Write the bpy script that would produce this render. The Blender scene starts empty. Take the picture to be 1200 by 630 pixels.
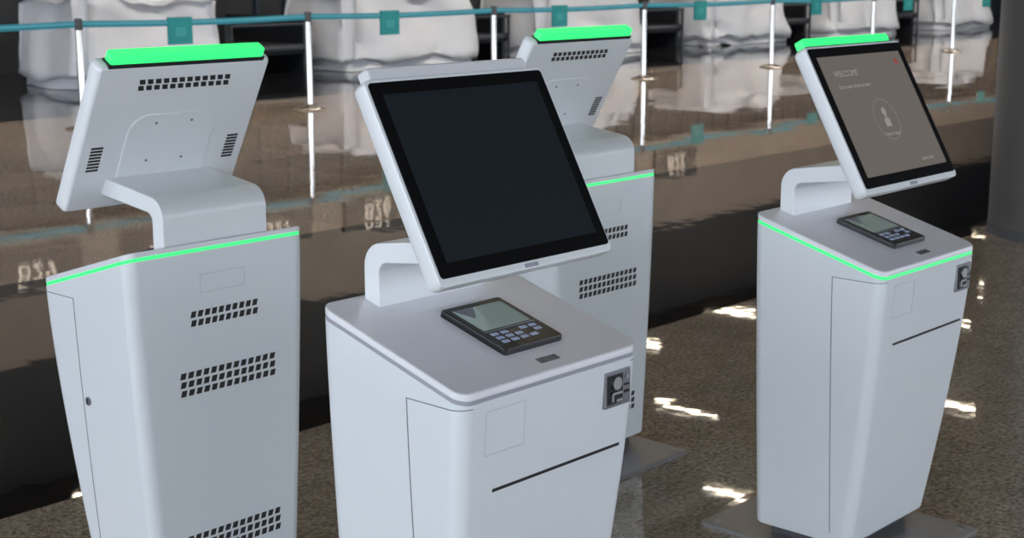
import bpy, bmesh, math, random
from mathutils import Vector, Matrix, noise
random.seed(3)
SC=bpy.context.scene
COL=SC.collection
# ---------------------------------------------------------------- materials
def mat(name,col,rough=.5,metal=0.,emit=None,es=0.,spec=None,coat=0.):
    m=bpy.data.materials.new(name);m.use_nodes=True
    b=m.node_tree.nodes['Principled BSDF']
    b.inputs['Base Color'].default_value=(*col,1);b.inputs['Roughness'].default_value=rough
    b.inputs['Metallic'].default_value=metal
    if spec is not None:b.inputs['Specular IOR Level'].default_value=spec
    if coat:b.inputs['Coat Weight'].default_value=coat;b.inputs['Coat Roughness'].default_value=.08
    if emit:
        b.inputs['Emission Color'].default_value=(*emit,1);b.inputs['Emission Strength'].default_value=es
        m.cycles.emission_sampling='NONE'
    return m
def add_noise(m,scale,amt,bump=0.,bscale=None,dist=.01):
    nt=m.node_tree;N=nt.nodes;L=nt.links;b=N['Principled BSDF']
    tc=N.new('ShaderNodeTexCoord');n=N.new('ShaderNodeTexNoise');n.inputs['Scale'].default_value=scale;n.inputs['Detail'].default_value=4
    L.new(tc.outputs['Object'],n.inputs['Vector'])
    c=b.inputs['Base Color'].default_value[:]
    mx=N.new('ShaderNodeMix');mx.data_type='RGBA'
    mx.inputs[6].default_value=[max(0,v*(1-amt)) for v in c[:3]]+[1];mx.inputs[7].default_value=[min(1,v*(1+amt)) for v in c[:3]]+[1]
    L.new(n.outputs['Fac'],mx.inputs[0]);L.new(mx.outputs[2],b.inputs['Base Color'])
    if bump:
        n2=N.new('ShaderNodeTexNoise');n2.inputs['Scale'].default_value=bscale or scale;n2.inputs['Detail'].default_value=2
        L.new(tc.outputs['Object'],n2.inputs['Vector'])
        bp=N.new('ShaderNodeBump');bp.inputs['Strength'].default_value=bump;bp.inputs['Distance'].default_value=dist
        L.new(n2.outputs['Fac'],bp.inputs['Height']);L.new(bp.outputs[0],b.inputs['Normal'])
    return m
M={}
M['white']=add_noise(mat('white_powder_coat',(.77,.80,.83),.28,coat=.25),6,.02)
M['plate']=add_noise(mat('white_top_plate',(.80,.79,.83),.22,coat=.3),6,.02)
M['head']=add_noise(mat('white_screen_housing',(.82,.84,.86),.28,coat=.25),6,.02)
M['seam']=mat('seam_grey',(.18,.19,.21),.6)
M['seaml']=mat('seam_light',(.60,.62,.65),.5)
M['dark']=mat('dark_slot',(.012,.012,.014),.6)
M['glass']=mat('black_screen_glass',(.004,.004,.005),.07,spec=.4)
M['disp_off']=mat('display_off',(.016,.021,.026),.22,spec=.4)
M['disp_on']=mat('display_on',(.02,.02,.02),.2,emit=(.175,.155,.135),es=.72)
M['txtd']=mat('display_text_dim',(.1,.1,.1),.3,emit=(.30,.27,.24),es=.75)
M['txtr']=mat('display_text_red',(.1,.02,.02),.3,emit=(.3,.08,.06),es=.7)
M['green']=mat('green_led',(.01,.12,.04),.4,emit=(.035,.88,.20),es=1.3)
M['ledoff']=mat('led_diffuser_off',(.36,.36,.42),.35)
M['ledoffw']=mat('light_bar_off',(.74,.74,.76),.4)
M['blackpl']=mat('black_plastic',(.008,.008,.009),.3)
M['rglass']=mat('reader_glass_painted_sheen',(.22,.27,.25),.03,spec=1.,coat=1,emit=(.12,.16,.145),es=.6)  # pale colour and faint glow stand in for reflections on the window
M['keys']=mat('reader_keys_painted_glint',(.16,.20,.28),.2,emit=(.26,.32,.48),es=.35)  # bluish glow imitates glare highlights; the keys are no lamps
M['metal']=add_noise(mat('brushed_steel',(.42,.42,.43),.35,1.),30,.15)
M['card']=mat('card_reader_metal',(.22,.22,.24),.4,.8)
M['basem']=add_noise(mat('base_plate_steel',(.30,.30,.31),.4,.6),20,.12)
M['plinth']=mat('plinth_dark',(.08,.08,.09),.5)
M['chrome']=mat('chrome_post',(.80,.78,.76),.14,1.)
M['belt']=mat('teal_belt',(.02,.30,.40),.6)
M['belt2']=mat('teal_belt_edge',(.12,.48,.60),.6)
M['tag']=mat('teal_tag',(.015,.33,.34),.5)
M['tagw']=mat('tag_print',(.05,.42,.43),.5)
M['plastic']=add_noise(mat('plastic_wrap',(.66,.67,.71),.38),2,.08,.35,3.0,.04)
M['conv']=mat('conveyor_dark',(.012,.014,.018),.5)
M['convm']=mat('conveyor_metal',(.035,.04,.05),.45,.4)
M['lamp']=mat('linear_lamp',(1,.9,.7),.5,emit=(1,.84,.62),es=22)
M['lamprim']=mat('lamp_housing',(.4,.4,.4),.5)
M['ceil']=add_noise(mat('ceiling_panels',(.085,.08,.078),.8),2,.1)
M['wall']=add_noise(mat('wall_dark_panels',(.02,.022,.027),.5),1.5,.3)
M['wallhi']=add_noise(mat('wall_fascia',(.30,.245,.20),.5),1.5,.2)
M['wallb']=mat('wall_blue_panel',(.02,.032,.05),.4)
M['mull']=mat('mullion_metal',(.12,.12,.13),.4,.6)
M['sign']=mat('sign_face',(.07,.06,.052),.4)
M['signt']=mat('sign_text',(.8,.7,.6),.4,emit=(.9,.75,.6),es=.65)
M['colm']=add_noise(mat('column_cladding',(.14,.135,.13),.35,.4),4,.12)

def floor_mat():
    m=bpy.data.materials.new('polished_granite_bands');m.use_nodes=True;nt=m.node_tree;N=nt.nodes;L=nt.links;b=N['Principled BSDF']
    tc=N.new('ShaderNodeTexCoord');sx=N.new('ShaderNodeSeparateXYZ');L.new(tc.outputs['Object'],sx.inputs[0])
    def no(scale,det=3,rough=.6):
        n=N.new('ShaderNodeTexNoise');n.inputs['Scale'].default_value=scale;n.inputs['Detail'].default_value=det;n.inputs['Roughness'].default_value=rough
        L.new(tc.outputs['Object'],n.inputs['Vector']);return n.outputs['Fac']
    def ramp(src,stops):
        r=N.new('ShaderNodeValToRGB');L.new(src,r.inputs[0]);e=r.color_ramp.elements
        while len(e)<len(stops):e.new(.5)
        for i,(p,c) in enumerate(stops):e[i].position=p;e[i].color=(*c,1)
        return r.outputs[0]
    def math_(op,a,bb=None,c=None):
        n=N.new('ShaderNodeMath');n.operation=op
        for i,v in enumerate((a,bb,c)):
            if v is None:continue
            if isinstance(v,(int,float)):n.inputs[i].default_value=v
            else:L.new(v,n.inputs[i])
        return n.outputs[0]
    def mix(f,a,c,bt='MIX'):
        n=N.new('ShaderNodeMix');n.data_type='RGBA';n.blend_type=bt
        for i,v in ((0,f),(6,a),(7,c)):
            if isinstance(v,(int,float)):n.inputs[i].default_value=v
            elif isinstance(v,tuple):n.inputs[i].default_value=(*v,1)
            else:L.new(v,n.inputs[i])
        return n.outputs[2]
    n1=no(62,4,.7);n2=no(34,3,.6);n3=no(95,2,.6);n4=no(1.3,2);n5=no(9,3,.6)
    near=ramp(n1,[(.30,(.13,.098,.072)),(.42,(.29,.235,.175)),(.52,(.42,.35,.27)),(.66,(.58,.51,.41))])
    near=mix(ramp(n2,[(.54,(0,0,0)),(.66,(.7,.7,.7))]),near,(.56,.49,.385))
    near=mix(ramp(n3,[(.60,(0,0,0)),(.66,(.8,.8,.8))]),near,(.06,.045,.035))
    near=mix(1.0,near,ramp(n5,[(.35,(.82,.80,.77)),(.6,(1,1,1))]),'MULTIPLY')
    black=ramp(n1,[(.35,(.004,.0035,.003)),(.6,(.009,.007,.006)),(.72,(.03,.021,.018))])
    beige=ramp(n1,[(.3,(.21,.16,.12)),(.5,(.42,.33,.255)),(.7,(.54,.445,.36))])
    dark=ramp(n2,[(.3,(.012,.012,.015)),(.7,(.03,.03,.034))])
    y=sx.outputs['Y']
    col=mix(math_('GREATER_THAN',y,3.735),near,black)
    col=mix(math_('GREATER_THAN',y,6.61),col,beige)
    col=mix(math_('GREATER_THAN',y,13.7),col,dark)
    T=.72
    fx=math_('FRACT',math_('DIVIDE',sx.outputs['X'],T));fy=math_('FRACT',math_('DIVIDE',math_('SUBTRACT',y,3.735),T))
    jx=math_('LESS_THAN',fx,.005);jy=math_('LESS_THAN',fy,.005)
    j=math_('MAXIMUM',jx,jy)
    cell=N.new('ShaderNodeCombineXYZ');L.new(math_('FLOOR',math_('DIVIDE',sx.outputs['X'],T)),cell.inputs[0]);L.new(math_('FLOOR',math_('DIVIDE',math_('SUBTRACT',y,3.735),T)),cell.inputs[1])
    wn=N.new('ShaderNodeTexWhiteNoise');wn.noise_dimensions='3D';L.new(cell.outputs[0],wn.inputs['Vector'])
    tint=math_('MULTIPLY_ADD',wn.outputs['Value'],.22,.86)
    col=mix(1.0,col,tint,'MULTIPLY')
    col=mix(math_('MULTIPLY',j,.5),col,(.03,.025,.02))
    L.new(col,b.inputs['Base Color'])
    b.inputs['Specular IOR Level'].default_value=.85
    L.new(math_('MULTIPLY_ADD',n4,.03,.01),b.inputs['Roughness'])
    v1=N.new('ShaderNodeVectorMath');v1.operation='SUBTRACT';L.new(wn.outputs['Color'],v1.inputs[0]);v1.inputs[1].default_value=(.5,.5,.5)
    v2=N.new('ShaderNodeVectorMath');v2.operation='MULTIPLY';L.new(v1.outputs[0],v2.inputs[0]);v2.inputs[1].default_value=(.006,.006,0)
    nb=no(5,2,.5);bp=N.new('ShaderNodeBump');bp.inputs['Strength'].default_value=.045;bp.inputs['Distance'].default_value=.01
    L.new(nb,bp.inputs['Height'])
    v3=N.new('ShaderNodeVectorMath');v3.operation='ADD';L.new(bp.outputs[0],v3.inputs[0]);L.new(v2.outputs[0],v3.inputs[1])
    v4=N.new('ShaderNodeVectorMath');v4.operation='NORMALIZE';L.new(v3.outputs[0],v4.inputs[0])
    L.new(v4.outputs[0],b.inputs['Normal'])
    return m
M['floor']=floor_mat()
# ---------------------------------------------------------------- mesh helpers
def empty(name,loc=(0,0,0),rz=0):
    o=bpy.data.objects.new(name,None);o.empty_display_size=.2;o.location=loc;o.rotation_euler=(0,0,rz);COL.objects.link(o);return o
def obj(name,verts,faces,m,parent=None,mx=None,smooth=35,bevel=0):
    me=bpy.data.meshes.new(name)
    vs=[(mx@Vector(v)) if mx else v for v in verts]
    me.from_pydata([tuple(v) for v in vs],[],faces)
    bm=bmesh.new();bm.from_mesh(me);bmesh.ops.recalc_face_normals(bm,faces=bm.faces)
    if bevel:bmesh.ops.bevel(bm,geom=list(bm.edges),offset=bevel,segments=2,affect='EDGES',profile=.6)
    bm.to_mesh(me);bm.free()
    me.materials.append(M[m])
    if smooth:
        me.shade_smooth()
        try:me.set_sharp_from_angle(angle=math.radians(smooth))
        except Exception:pass
    o=bpy.data.objects.new(name,me);COL.objects.link(o)
    if smooth:
        wm=o.modifiers.new('weighted_normals','WEIGHTED_NORMAL');wm.keep_sharp=True;wm.weight=80
    if parent:o.parent=parent
    return o
def ring(hw,y0,y1,rad,n=8):
    pts=[]
    for cx,cy,a in ((hw-rad,y1-rad,0),(-hw+rad,y1-rad,90),(-hw+rad,y0+rad,180),(hw-rad,y0+rad,270)):
        for i in range(n+1):
            t=math.radians(a+90*i/n);pts.append((cx+rad*math.cos(t),cy+rad*math.sin(t)))
    return pts
def loft(rings,cap=True):
    n=len(rings[0]);V=[p for r in rings for p in r];F=[]
    for k in range(len(rings)-1):
        for i in range(n):
            a=k*n+i;b=k*n+(i+1)%n;F.append((a,b,b+n,a+n))
    if cap:F.append(tuple(range(n))[::-1]);F.append(tuple((len(rings)-1)*n+i for i in range(n)))
    return V,F
class Bag:
    def __init__(s):s.v=[];s.f=[]
    def add(s,V,F):
        o=len(s.v);s.v+=V;s.f+=[tuple(i+o for i in f) for f in F]
    def box(s,x0,x1,y0,y1,z0,z1):
        s.add([(x0,y0,z0),(x1,y0,z0),(x1,y1,z0),(x0,y1,z0),(x0,y0,z1),(x1,y0,z1),(x1,y1,z1),(x0,y1,z1)],
              [(0,3,2,1),(4,5,6,7),(0,1,5,4),(1,2,6,5),(2,3,7,6),(3,0,4,7)])
    def cyl(s,c,r,h,axis='z',n=20):
        V=[]
        for k in(0,1):
            for i in range(n):
                a=2*math.pi*i/n;u,w=r*math.cos(a),r*math.sin(a);t=h*k
                V.append({'z':(c[0]+u,c[1]+w,c[2]+t),'y':(c[0]+u,c[1]+t,c[2]+w),'x':(c[0]+t,c[1]+u,c[2]+w)}[axis])
        F=[(i,(i+1)%n,n+(i+1)%n,n+i) for i in range(n)]+[tuple(range(n))[::-1],tuple(range(n,2*n))]
        s.add(V,F)
def revolve(prof,n=32,c=(0,0)):
    rings=[[(c[0]+r*math.cos(2*math.pi*i/n),c[1]+r*math.sin(2*math.pi*i/n),z) for i in range(n)] for r,z in prof]
    return loft(rings)
def text(body,size,m,parent,mx,align='LEFT',name='text'):
    cu=bpy.data.curves.new('tmp','FONT');cu.body=body;cu.size=size;cu.align_x=align;cu.align_y='CENTER';cu.extrude=.0002
    t=bpy.data.objects.new('tmp',cu);COL.objects.link(t);bpy.context.view_layer.update()
    me=bpy.data.meshes.new_from_object(t);bpy.data.objects.remove(t)
    me.transform(mx);me.materials.clear();me.materials.append(M[m])
    o=bpy.data.objects.new(name,me);COL.objects.link(o);o.parent=parent;return o
# ---------------------------------------------------------------- kiosk
W,D,ZR,ZF=.5067,.3755,.8983,.79
WB,DB,ZB=.42,.29,.05
SW,SH,TAU,SF,SZ,TH=.4651,.3789,.5055,.2177,1.1509,.040
RC=.030
ZO=-.022
ease=lambda t:1-(1-max(0,min(1,t)))**1.35
def ztop(f):return ZR+(ZF-ZR)*f/D
def hw_at(t):return (WB+(W-WB)*ease(t))/2
def ff_at(t):return DB+(D-DB)*ease(t)
def t_of(f,z):
    t=.9
    for _ in range(8):t=max(0,min(1,(z-ZB)/(ztop(f*D/ff_at(t))+ZO-ZB)))
    return t
def surf(face,u,z):
    if face=='rear':
        return (u,0.0,z),(0,1,0)
    if face=='front':
        t=(z-ZB)/(ZF+ZO-ZB);return (u,-ff_at(t),z),(0,-1,0)
    h=hw_at(t_of(u,z))
    return ((h,-u,z),(1,0,0)) if face=='R' else ((-h,-u,z),(-1,0,0))
def patch(bag,face,u0,u1,z0,z1,e=.0008,n=8,slant=0.):
    V=[];F=[]
    for k in range(n+1):
        z=z0+(z1-z0)*k/n;s=slant*(k/n)
        for off in(-.004,e):
            for u in(u0+s,u1+s):
                p,nn=surf(face,u,z);V.append(tuple(p[i]+nn[i]*off for i in range(3)))
    for k in range(n):
        a=4*k;b=a+4
        F+=[(a+2,a+3,b+3,b+2),(a,b,b+1,a+1),(a,a+2,b+2,b),(a+1,b+1,b+3,a+3)]
    F+=[(0,1,3,2),(4*n,4*n+2,4*n+3,4*n+1)]
    bag.add(V,F)
def outline(bag,face,u0,u1,z0,z1,w=.0018):
    patch(bag,face,u0,u1,z0,z0+w,n=1);patch(bag,face,u0,u1,z1-w,z1,n=1);patch(bag,face,u0,u0+w,z0,z1);patch(bag,face,u1-w,u1,z0,z1)
def kiosk(x,y,rot,lit,screen):
    K=empty('self_service_check_in_kiosk',(x,y,0),rot)
    rings=[]
    for k in range(0,33):
        t=k/32;hw=hw_at(t);yf=-ff_at(t)
        R=[]
        for (px,py) in ring(hw,yf,0,RC):
            zt=ztop(-py*(D/ff_at(t)))+ZO
            R.append((px,py,ZB+t*(zt-ZB)))
        rings.append(R)
    b0=[(px*.985,py*.985-.002,ZB-.004) for px,py,_ in rings[0]]
    V,F=loft([b0]+rings);obj('body_shell',V,F,'white',K,smooth=40)
    def topring(inset,dz):
        return [(px,py,ztop(-py)+dz) for px,py in ring(W/2-inset,-D+inset,-inset,RC-inset)]
    V,F=loft([topring(.0015,-.0225),topring(.0015,-.0135)]);obj('edge_light_strip',V,F,'green' if lit else 'ledoff',K)
    V,F=loft([topring(0,-.0135),topring(0,-.004),topring(.0012,-.0012),topring(.004,0)]);obj('top_plate',V,F,'plate',K,smooth=50)
    s=Bag();
    for fc in('L','R'):
        patch(s,fc,.236,.2380,.075,.762,n=20)
        t=t_of(.30,.761);patch(s,fc,.236,ff_at(t)-RC,.7602,.762,n=1)
        sg=-1 if fc=='L' else 1
        hw=hw_at(t);yf=-ff_at(t);cx,cy=hw-RC,yf+RC;V=[];F=[]
        for i in range(9):
            a=math.radians(-90*i/8);
            for rr in(RC-.003,RC+.0010):
                for zz in(.7602,.762):V.append((sg*(cx+rr*math.cos(a)),cy+rr*math.sin(a),zz))
        for i in range(8):
            q=4*i;F+=[(q+2,q+3,q+7,q+6),(q,q+4,q+5,q+1),(q,q+2,q+6,q+4),(q+1,q+5,q+7,q+3)]
        s.add(V,F)
    obj('door_seams',s.v,s.f,'seam',K,smooth=0)
    s=Bag();outline(s,'front',-.19,-.085,.663,.748);outline(s,'rear',-.066,.062,.778,.822,.0014)
    obj('panel_outlines',s.v,s.f,'seaml',K,smooth=0)
    s=Bag();patch(s,'front',-.162,.205,.5885,.5945,n=2,e=.0012);obj('printer_slot',s.v,s.f,'dark',K,smooth=0)
    s=Bag()
    def vent(u0,u1,z0,rows,cols,hgt=.0145,gap=.0065):
        p=(u1-u0)/cols
        for r in range(rows):
            for c in range(cols):
                u=u0+p*c;patch(s,'rear',u,u+p*.66,z0+r*(hgt+gap),z0+r*(hgt+gap)+hgt,n=1,slant=-.004)
    vent(-.098,.100,.702,2,10);vent(-.145,.137,.539,3,13);vent(-.145,.137,.139,3,13)
    obj('rear_vents',s.v,s.f,'dark',K,smooth=0)
    s=Bag();s2=Bag()
    h=hw_at(t_of(.215,.513));s.cyl((h-.003,-.215,.513),.0105,.006,'x')
    s2.box(h,h+.004,-.2165,-.2135,.507,.519)
    obj('door_lock',s.v,s.f,'card',K,smooth=40);obj('lock_keyhole',s2.v,s2.f,'dark',K,smooth=0)
    t=(.715-ZB)/(ZF+ZO-ZB);yf=-ff_at(t)
    s=Bag();s.box(.143,.222,yf-.004,yf+.02,.677,.750);obj('card_reader_bezel',s.v,s.f,'card',K,smooth=0,bevel=.002)
    s=Bag();s.box(.150,.196,yf-.0055,yf,.684,.742);s.box(.202,.217,yf-.0055,yf,.700,.706);s.box(.202,.217,yf-.0055,yf,.715,.719)
    obj('card_reader_recess',s.v,s.f,'dark',K,smooth=0)
    s=Bag();s.cyl((.173,yf-.012,.726),.013,.010,'y');s.box(.158,.188,yf-.011,yf,.704,.709);s.box(.158,.164,yf-.010,yf,.690,.709);s.cyl((.209,yf-.007,.733),.004,.004,'y')
    s.box(.172,.190,yf-.010,yf,.688,.694)
    obj('card_reader_throat',s.v,s.f,'metal',K,smooth=40)
    ax=math.atan2(ZR-ZF,D)
    PM=Matrix.Translation((0,0,ZR))@Matrix.Rotation(ax,4,'X')
    s=Bag();a=1/math.cos(ax)
    x0,x1,f0,f1=-.060,.104,.128*a,.300*a
    V,F=loft([[(px+(x0+x1)/2,py,z) for px,py in ring((x1-x0)/2-i,-f1+i,-f0-i,.006)] for i,z in((0,-.002),(0,.010),(.0015,.0125),(.004,.013))])
    obj('passport_reader_housing',V,F,'blackpl',K,mx=PM)
    s=Bag();s.box(-.044,.088,-f0-.104,-f0-.018,.0125,.0138);obj('passport_reader_window',s.v,s.f,'rglass',K,mx=PM,smooth=0)
    s=Bag();s.box(-.046,.092,-f0-.112,-f0-.109,.0125,.0142);s.add([(-.044,-f0-.018,.0136),(.012,-f0-.018,.0136),(-.02,-f0-.060,.0136),(-.044,-f0-.018,.0143),(.012,-f0-.018,.0143),(-.02,-f0-.060,.0143)],[(0,2,1),(3,4,5),(0,1,4,3),(1,2,5,4),(2,0,3,5)]);obj('passport_reader_trim_and_reflection',s.v,s.f,'seam',K,mx=PM,smooth=0)  # trim bar, plus a grey triangle imitating a reflection in the window
    s=Bag()
    for i in range(5):
        for j in range(3):
            if (i*7+j*3)%5==4:continue
            s.box(-.042+i*.0265,-.042+i*.0265+.018,-f0-.127-j*.015,-f0-.118-j*.015,.0125,.0143)
    obj('passport_reader_keys',s.v,s.f,'keys',K,mx=PM,smooth=0,bevel=.0008)
    s=Bag();xx=-.012
    while xx<.042:
        w=random.choice([.001,.0015,.002]);s.box(xx,xx+w,-.350*a,-.333*a,-.001,.0005);xx+=w+random.choice([.002,.003])
    obj('barcode_label',s.v,s.f,'dark',K,mx=PM,smooth=0)
    s=Bag()
    for q in((-.235,-.10,-.31,-.3090),(-.235,-.10,-.20,-.1990),(-.235,-.2340,-.31,-.20),(-.10,-.0990,-.31,-.20)):s.box(*q,-.001,.0002)
    obj('plate_hatch_outline',s.v,s.f,'seaml',K,mx=PM,smooth=0)
    def arc(cx,cz,r,a0,a1,n=8):return [(cx+r*math.cos(math.radians(a0+(a1-a0)*i/n)),cz+r*math.sin(math.radians(a0+(a1-a0)*i/n))) for i in range(n+1)]
    outer=[(.012,.882)]+arc(.012+.050,.958,.050,180,98)+[(.262,1.036)]
    inner=[(.272,.994)]+arc(.055+.022,.948,.022,98,180)+[(.055,.870)]
    prof=outer+inner;hw=.148
    rg=[];n=len(prof)
    def insetp(d):
        out=[]
        for i in range(n):
            p0,p1,p2=Vector(prof[i-1]),Vector(prof[i]),Vector(prof[(i+1)%n])
            e1=(p1-p0).normalized();e2=(p2-p1).normalized();nn=Vector((e1.y+e2.y,-(e1.x+e2.x)))
            nn=nn.normalized() if nn.length>1e-6 else Vector((0,0))
            out.append(p1+nn*d)
        return out
    for xx,d in((-hw,.004),(-hw+.0012,.0012),(-hw+.004,0),(hw-.004,0),(hw-.0012,.0012),(hw,.004)):
        rg.append([(xx,-q[0],q[1]) for q in insetp(d)])
    V,F=loft(rg);obj('screen_neck',V,F,'head',K,smooth=40)
    HM=Matrix.Translation((0,-SF,SZ))@Matrix.Rotation(math.pi/2-TAU,4,'X')
    def hr(i,z):return [(px,py,z) for px,py in ring(.2395-i,-.2045+i,.197-i,max(.003,.014-i),6)]
    V,F=loft([hr(.010,-TH),hr(.007,-TH+.001),hr(.004,-TH+.004),hr(.0,-TH+.012),hr(0,-.004),hr(.0012,-.0012),hr(.004,0)])
    obj('screen_housing',V,F,'head',K,mx=HM,smooth=40)
    g=[[(px,py,z) for px,py in ring(SW/2-i,-SH/2+i,SH/2-i,.008,6)] for i,z in((0,-.002),(0,.0020))]
    V,F=loft(g);obj('screen_glass',V,F,'glass',K,mx=HM,smooth=25)
    s=Bag();s.box(-.207,.207,-.162,.165,.001,.0026);obj('screen_display',s.v,s.f,'disp_off' if screen=='off' else 'disp_on',K,mx=HM,smooth=0)
    s=Bag();s.box(-.018,.018,-.2015,-.1935,-.001,.0015);obj('camera_tab',s.v,s.f,'ledoff',K,mx=HM,smooth=0)
    V,F=loft([[(px,py,z) for px,py in ring(.212-i,.190,.2245-i,.006)] for i,z in((.003,-TH+.001),(0,-TH+.004),(0,-.012),(.003,-.009))])
    obj('status_light_bar',V,F,'green' if lit else 'ledoffw',K,mx=HM)
    s=Bag();s.box(-.216,.216,.19,.2005,-TH+.0005,-.007);obj('light_bar_gasket',s.v,s.f,'dark' if lit else 'seaml',K,mx=HM,smooth=0)
    if screen=='on':
        Z=.0027
        T=lambda x,y:HM@Matrix.Translation((x,y,Z))
        text('WELCOME',.024,'txtd',K,T(-.16,.115),name='display_title')
        text('Start your check-in here',.0155,'txtd',K,T(-.16,.08),name='display_subtitle')
        text('Touch to begin',.012,'txtd',K,T(0,-.060),'CENTER',name='display_prompt')
        text('airport kiosk',.012,'txtd',K,T(.12,-.14),'CENTER',name='display_footer')
        n=40;V=[];F=[]
        for i in range(n):
            a_=2*math.pi*i/n
            for r in(.056,.0572):V.append((r*math.cos(a_),r*math.sin(a_)-.02,Z))
        for i in range(n):j=(i+1)%n;F.append((2*i,2*i+1,2*j+1,2*j))
        obj('display_ring',V,F,'txtd',K,mx=HM,smooth=0)
        s=Bag();s.cyl((0,.002,Z),.011,.0004);s.box(-.004,.004,-.03,.002,Z,Z+.0005);s.box(-.014,.012,-.040,-.018,Z,Z+.0004);obj('display_hand_icon',s.v,s.f,'txtd',K,mx=HM,smooth=0)
        s=Bag();s.cyl((.17,.135,Z),.010,.0004);obj('display_logo',s.v,s.f,'txtr',K,mx=HM,smooth=0)
    prof=[(-.122,-.15)]+[(-.122,.01)]+[(-.122+.05-.05*math.cos(math.radians(a)),.01+.05*math.sin(math.radians(a))) for a in range(10,91,10)]
    prof+=[(-p[0],p[1]) for p in prof[::-1]]
    V,F=loft([[(px*k,(py+.05)*k-.05,z) for px,py in prof] for k,z in((1,-TH+.003),(1,-TH-.0014),(.985,-TH-.003))])
    obj('mount_pad',V,F,'head',K,mx=HM,smooth=30)
    s=Bag()
    for a_,b_ in((-.05,.036),(.05,.036),(-.05,-.07),(.05,-.07)):s.cyl((a_,b_,-TH-.0045),.0032,.003)
    obj('mount_screws',s.v,s.f,'seam',K,mx=HM,smooth=40)
    s=Bag();n=12
    for r in range(2):
        for c in range(n):
            u=-.130+.26*c/n;z=.128+r*.0165
            s.add([(u+k*.0145+(.003 if zz else 0),z+zz*.0125,-TH+d) for d in(.004,-.0007) for zz in(0,1) for k in(0,1)],[(0,1,3,2),(4,6,7,5),(0,4,5,1),(2,3,7,6),(0,2,6,4),(1,5,7,3)])
    for sx in(-1,1):
        for c in range(8):
            u=.176*sx if sx>0 else -.208;z=-.088+c*.0088
            s.box(u,u+.032,z,z+.0055,-TH-.0007,-TH+.004)
    obj('head_vents',s.v,s.f,'dark',K,mx=HM,smooth=0)
    s=Bag();s.box(-.165,.165,-.25,-.03,.010,.052);obj('plinth',s.v,s.f,'plinth',K,smooth=0,bevel=.003)
    V,F=loft([[(px,py,z) for px,py in ring(.235-i,-.44+i,.155-i,.012)] for i,z in((0,0),(0,.008),(.002,.0105))]);obj('base_plate',V,F,'basem',K)
    s=Bag()
    for a_,b_ in((-.2,-.40),(.2,-.40),(-.2,.12),(.2,.12)):s.cyl((a_,b_,.010),.010,.004)
    obj('base_bolts',s.v,s.f,'metal',K,smooth=40)
    return K
kiosk(2.0214,2.1192,0,False,'off')
kiosk(2.0600,2.8176,math.pi,True,'off')
kiosk(3.4777,2.7995,math.pi,True,'off')
kiosk(3.4632,2.1003,0,True,'on')
# ---------------------------------------------------------------- room
X0,X1,Y0,Y1,H=-12,48,-12,20,6.2
s=Bag();s.box(X0,X1,Y0,Y1,-.1,0);obj('floor',s.v,s.f,'floor',smooth=0)
s=Bag();s.box(X0,X1,Y0,Y1,H,H+.2);obj('ceiling',s.v,s.f,'ceil',smooth=0)
wn=empty('wall_north')
s=Bag();s.box(X0,X1,Y1,Y1+.2,0,H);obj('wall_surface',s.v,s.f,'wall',wn,smooth=0)
s=Bag();s.box(X0,X1,Y1-.35,Y1,2.3,4.2);obj('fascia',s.v,s.f,'wallhi',wn,smooth=0)
s=Bag();x=X0+.5
while x<X1:s.box(x,x+.08,Y1-.05,Y1,0,2.3);x+=.6
obj('ribs',s.v,s.f,'wallb',wn,smooth=0)
s=Bag();s.box(X1,X1+.2,Y0,Y1,0,H);obj('wall_east',s.v,s.f,'wall',smooth=0)
s=Bag();s.box(X0,X1,Y0-.2,Y0,0,.8);s.box(X0,X1,Y0-.2,Y0,3.8,H);obj('wall_south',s.v,s.f,'wallhi',smooth=0)
win=empty('window_1',(X0,0,0));s=Bag();y=Y0
while y<=Y1+.01:s.box(-.08,.08,y-.04,y+.04,0,H);y+=2
s.box(-.08,.08,Y0,Y1,0,.25);s.box(-.06,.06,Y0,Y1,2.9,3.0);s.box(-.08,.08,Y0,Y1,H-.2,H);obj('mullions',s.v,s.f,'mull',win,smooth=0)
win=empty('window_2',(0,Y0-.1,0));s=Bag();x=X0
while x<=X1:s.box(x-.04,x+.04,-.08,.08,.8,3.8);x+=3
obj('mullions',s.v,s.f,'mull',win,smooth=0)
dl=empty('ceiling_linear_lamps');s=Bag();r=Bag()
x=4.
while x<42:
    y=4.6
    while y<19:
        jx=random.uniform(-.4,.4);s.box(x+jx-.05,x+jx+.05,y-.65,y+.65,H-.10,H-.085);r.box(x+jx-.07,x+jx+.07,y-.67,y+.67,H-.085,H);y+=3.4
    x+=3.3
obj('lamps',s.v,s.f,'lamp',dl,smooth=0);obj('housings',r.v,r.f,'lamprim',dl,smooth=0)
cm=empty('round_column',(8.42,3.30,0))
V,F=revolve([(.50,0),(.50,.12),(.50,.13),(.50,2.4),(.495,2.405),(.495,2.415),(.50,2.42),(.50,H)],64);obj('cladding',V,F,'colm',cm)
V,F=revolve([(.507,0),(.507,.05),(.50,.055)],64);obj('base_ring',V,F,'plinth',cm)
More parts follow.
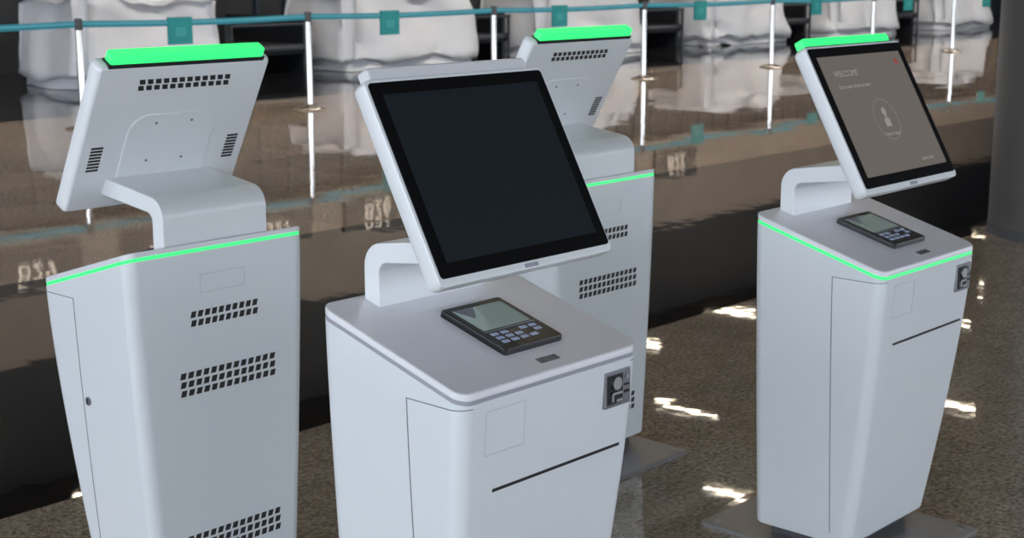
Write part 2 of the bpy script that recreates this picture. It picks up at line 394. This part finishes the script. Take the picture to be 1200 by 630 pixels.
# ---------------------------------------------------------------- stanchions
px=[4.78,7.69,10.42,13.30,16.23,19.36,22.29,25.0,28.0,31.0];py=[12.62,12.60,12.53,12.5,12.46,12.44,12.38,12.3,12.25,12.2]
for i in range(len(px)):
    S=empty('belt_stanchion',(px[i],py[i],0))
    V,F=revolve([(.001,0),(.175,0),(.178,.006),(.17,.014),(.10,.03),(.045,.045),(.03,.05)],36);obj('base',V,F,'chrome',S,smooth=50)
    V,F=revolve([(.034,.04),(.034,.93)],24);obj('post',V,F,'chrome',S)
    V,F=revolve([(.035,.925),(.038,.93),(.038,1.02),(.033,1.035),(.001,1.038)],24);obj('belt_head',V,F,'plinth',S)
    if i<len(px)-1:
        d=Vector((px[i+1]-px[i],py[i+1]-py[i],0));Lg=d.length;ang=math.atan2(d.y,d.x);R=Matrix.Rotation(ang,4,'Z')
        def strip(z0,z1,y0,y1):
            V=[];F=[];n=14
            for k in range(n+1):
                x=.037+(Lg-.074)*k/n;sg=-.018*math.sin(math.pi*k/n)
                V+=[(x,y0,z0+sg),(x,y1,z0+sg),(x,y1,z1+sg),(x,y0,z1+sg)]
            for k in range(n):
                for q in range(4):
                    a=4*k+q;b=4*k+(q+1)%4;F.append((a,b,b+4,a+4))
            F+=[(0,1,2,3),(4*n,4*n+1,4*n+2,4*n+3)];return V,F
        V,F=strip(.950,1.012,-.001,.001);obj('belt',V,F,'belt',S,mx=R,smooth=0)
        V,F=strip(.975,.998,-.002,.002);obj('belt_stripe',V,F,'belt2',S,mx=R,smooth=0)
        xc=Lg*.41
        s=Bag();s.box(xc-.14,xc+.14,-.012,-.008,.75,1.02);s.box(xc-.14,xc+.14,.008,.012,.75,1.02);s.box(xc-.14,xc+.14,-.012,.012,1.015,1.02);obj('belt_tag',s.v,s.f,'tag',S,mx=R,smooth=0)
        s=Bag();s.box(xc-.06,xc+.06,-.0135,-.011,.83,.92);obj('tag_print',s.v,s.f,'tagw',S,mx=R,smooth=0)
# ---------------------------------------------------------------- wrapped counters
def counter(x0,x1,y0,y1,h,seed):
    C=empty('plastic_wrapped_check_in_counter',((x0+x1)/2,(y0+y1)/2,0))
    hx,hy=(x1-x0)/2,(y1-y0)/2
    bm=bmesh.new();bmesh.ops.create_cube(bm,size=1)
    for v in bm.verts:v.co=Vector((v.co.x*2*hx,v.co.y*2*hy,(v.co.z+.5)*h))
    bmesh.ops.bevel(bm,geom=list(bm.edges),offset=.13,segments=3,affect='EDGES')
    bmesh.ops.subdivide_edges(bm,edges=list(bm.edges),cuts=11,use_grid_fill=True)
    bmesh.ops.triangulate(bm,faces=[f for f in bm.faces if len(f.verts)>4])
    bm.normal_update()
    off=Vector((seed*7.3,seed*3.1,seed*1.7))
    new=[]
    for v in bm.verts:
        p=v.co.copy();k=p.z/h
        # sheet draped over the desk: broad sag, hanging folds that deepen toward the hem
        sag=.10*noise.noise(Vector((p.x*1.1,p.y*1.1,p.z*.8))+off)
        al=(p.x+p.y)*4.2+1.2*noise.noise(Vector((p.x*.8,p.y*.8,p.z*1.2))+off)*3+p.z*1.3
        fold=(.018+.040*(1-k))*math.sin(al)+.020*math.sin(al*2.3+seed)
        crease=.030*noise.noise(Vector((p.x*2.4+p.z*2,p.y*2.4,p.z*2.6))+off)
        fl=.13*(1-k)**2-.05*k
        c=p+v.normal*(sag+fold+crease-.01)+Vector((v.normal.x,v.normal.y,0))*fl
        if k>.8:c.z+=.08*noise.noise(Vector((p.x*1.5,p.y*1.5,seed)))
        c.z=max(c.z,.003);new.append(c)
    for v,c in zip(bm.verts,new):v.co=c
    me=bpy.data.meshes.new('wrap');bm.to_mesh(me);bm.free();me.materials.append(M['plastic']);me.shade_smooth()
    o=bpy.data.objects.new('wrap',me);COL.objects.link(o);o.parent=C
blocks=[(9.95,12.15),(14.3,16.95),(18.5,21.2),(23.3,25.9),(27.8,30.5),(32.5,35.1)]
for i,(a,b) in enumerate(blocks):counter(a,b,16.3,17.9,1.24,i+1)
prev=blocks[0][1]
for a,b in blocks[1:]:
    C=empty('baggage_conveyor',((a+prev)/2,0,0));w=(a-prev)/2-.35;s=Bag();m=Bag()
    s.box(-w,w,16.8,19,.28,.42);s.box(-w,-w+.08,16.8,19,.0,.8);s.box(w-.08,w,16.8,19,0,.8);s.box(-w,w,18.6,18.8,.4,1.5)
    m.cyl((-w,16.8,.36),.07,2*w,'x');m.cyl((-w,16.70,.70),.025,2*w,'x')
    for q in(-w+.03,w-.03):m.cyl((q,16.70,0),.025,.72)
    obj('frame',s.v,s.f,'conv',C,smooth=0);obj('rails_and_rollers',m.v,m.f,'convm',C,smooth=40)
    prev=b
for i in range(8):
    xs=11.0+i*2.25
    S=empty('gate_sign',(xs,Y1-.36,0));s=Bag();s.box(-.75,.75,-.08,0,2.55,3.1);obj('panel',s.v,s.f,'sign',S,smooth=0)
    text('B%d'%(29-i),.42,'signt',S,Matrix.Translation((0,-.085,2.82))@Matrix.Rotation(math.pi/2,4,'X'),'CENTER')
# ---------------------------------------------------------------- world & light
w=bpy.data.worlds.new('World');SC.world=w;w.use_nodes=True;bg=w.node_tree.nodes['Background']
bg.inputs[0].default_value=(.82,.90,1.0,1);bg.inputs[1].default_value=4.8
la=bpy.data.lights.new('counter_fill_light','AREA');la.shape='RECTANGLE';la.size=34;la.size_y=.5;la.energy=1000;la.color=(1,.95,.88)  # added fill light without a fixture, brightens the wrapped counters
lo=bpy.data.objects.new('counter_fill_light',la);lo.location=(22,11.5,6.0);COL.objects.link(lo)
lo.rotation_euler=(math.radians(38),0,0)
# ---------------------------------------------------------------- camera
f,th,psi,rho=1741.81,.2019,.8282,-.0018
F_=Vector((math.sin(psi)*math.cos(th),math.cos(psi)*math.cos(th),-math.sin(th)));R_=Vector((math.cos(psi),-math.sin(psi),0));U_=R_.cross(F_)
R2=math.cos(rho)*R_+math.sin(rho)*U_;U2=math.cos(rho)*U_-math.sin(rho)*R_
cd=bpy.data.cameras.new('camera');cd.sensor_width=36;cd.lens=f/1200*36;cd.clip_start=.05
cd.dof.use_dof=True;cd.dof.focus_distance=2.85;cd.dof.aperture_fstop=9
co=bpy.data.objects.new('camera',cd);COL.objects.link(co)
co.matrix_world=Matrix(((R2.x,U2.x,-F_.x,0),(R2.y,U2.y,-F_.y,0),(R2.z,U2.z,-F_.z,1.5248),(0,0,0,1)))
SC.camera=co
SC.view_settings.view_transform='Standard'
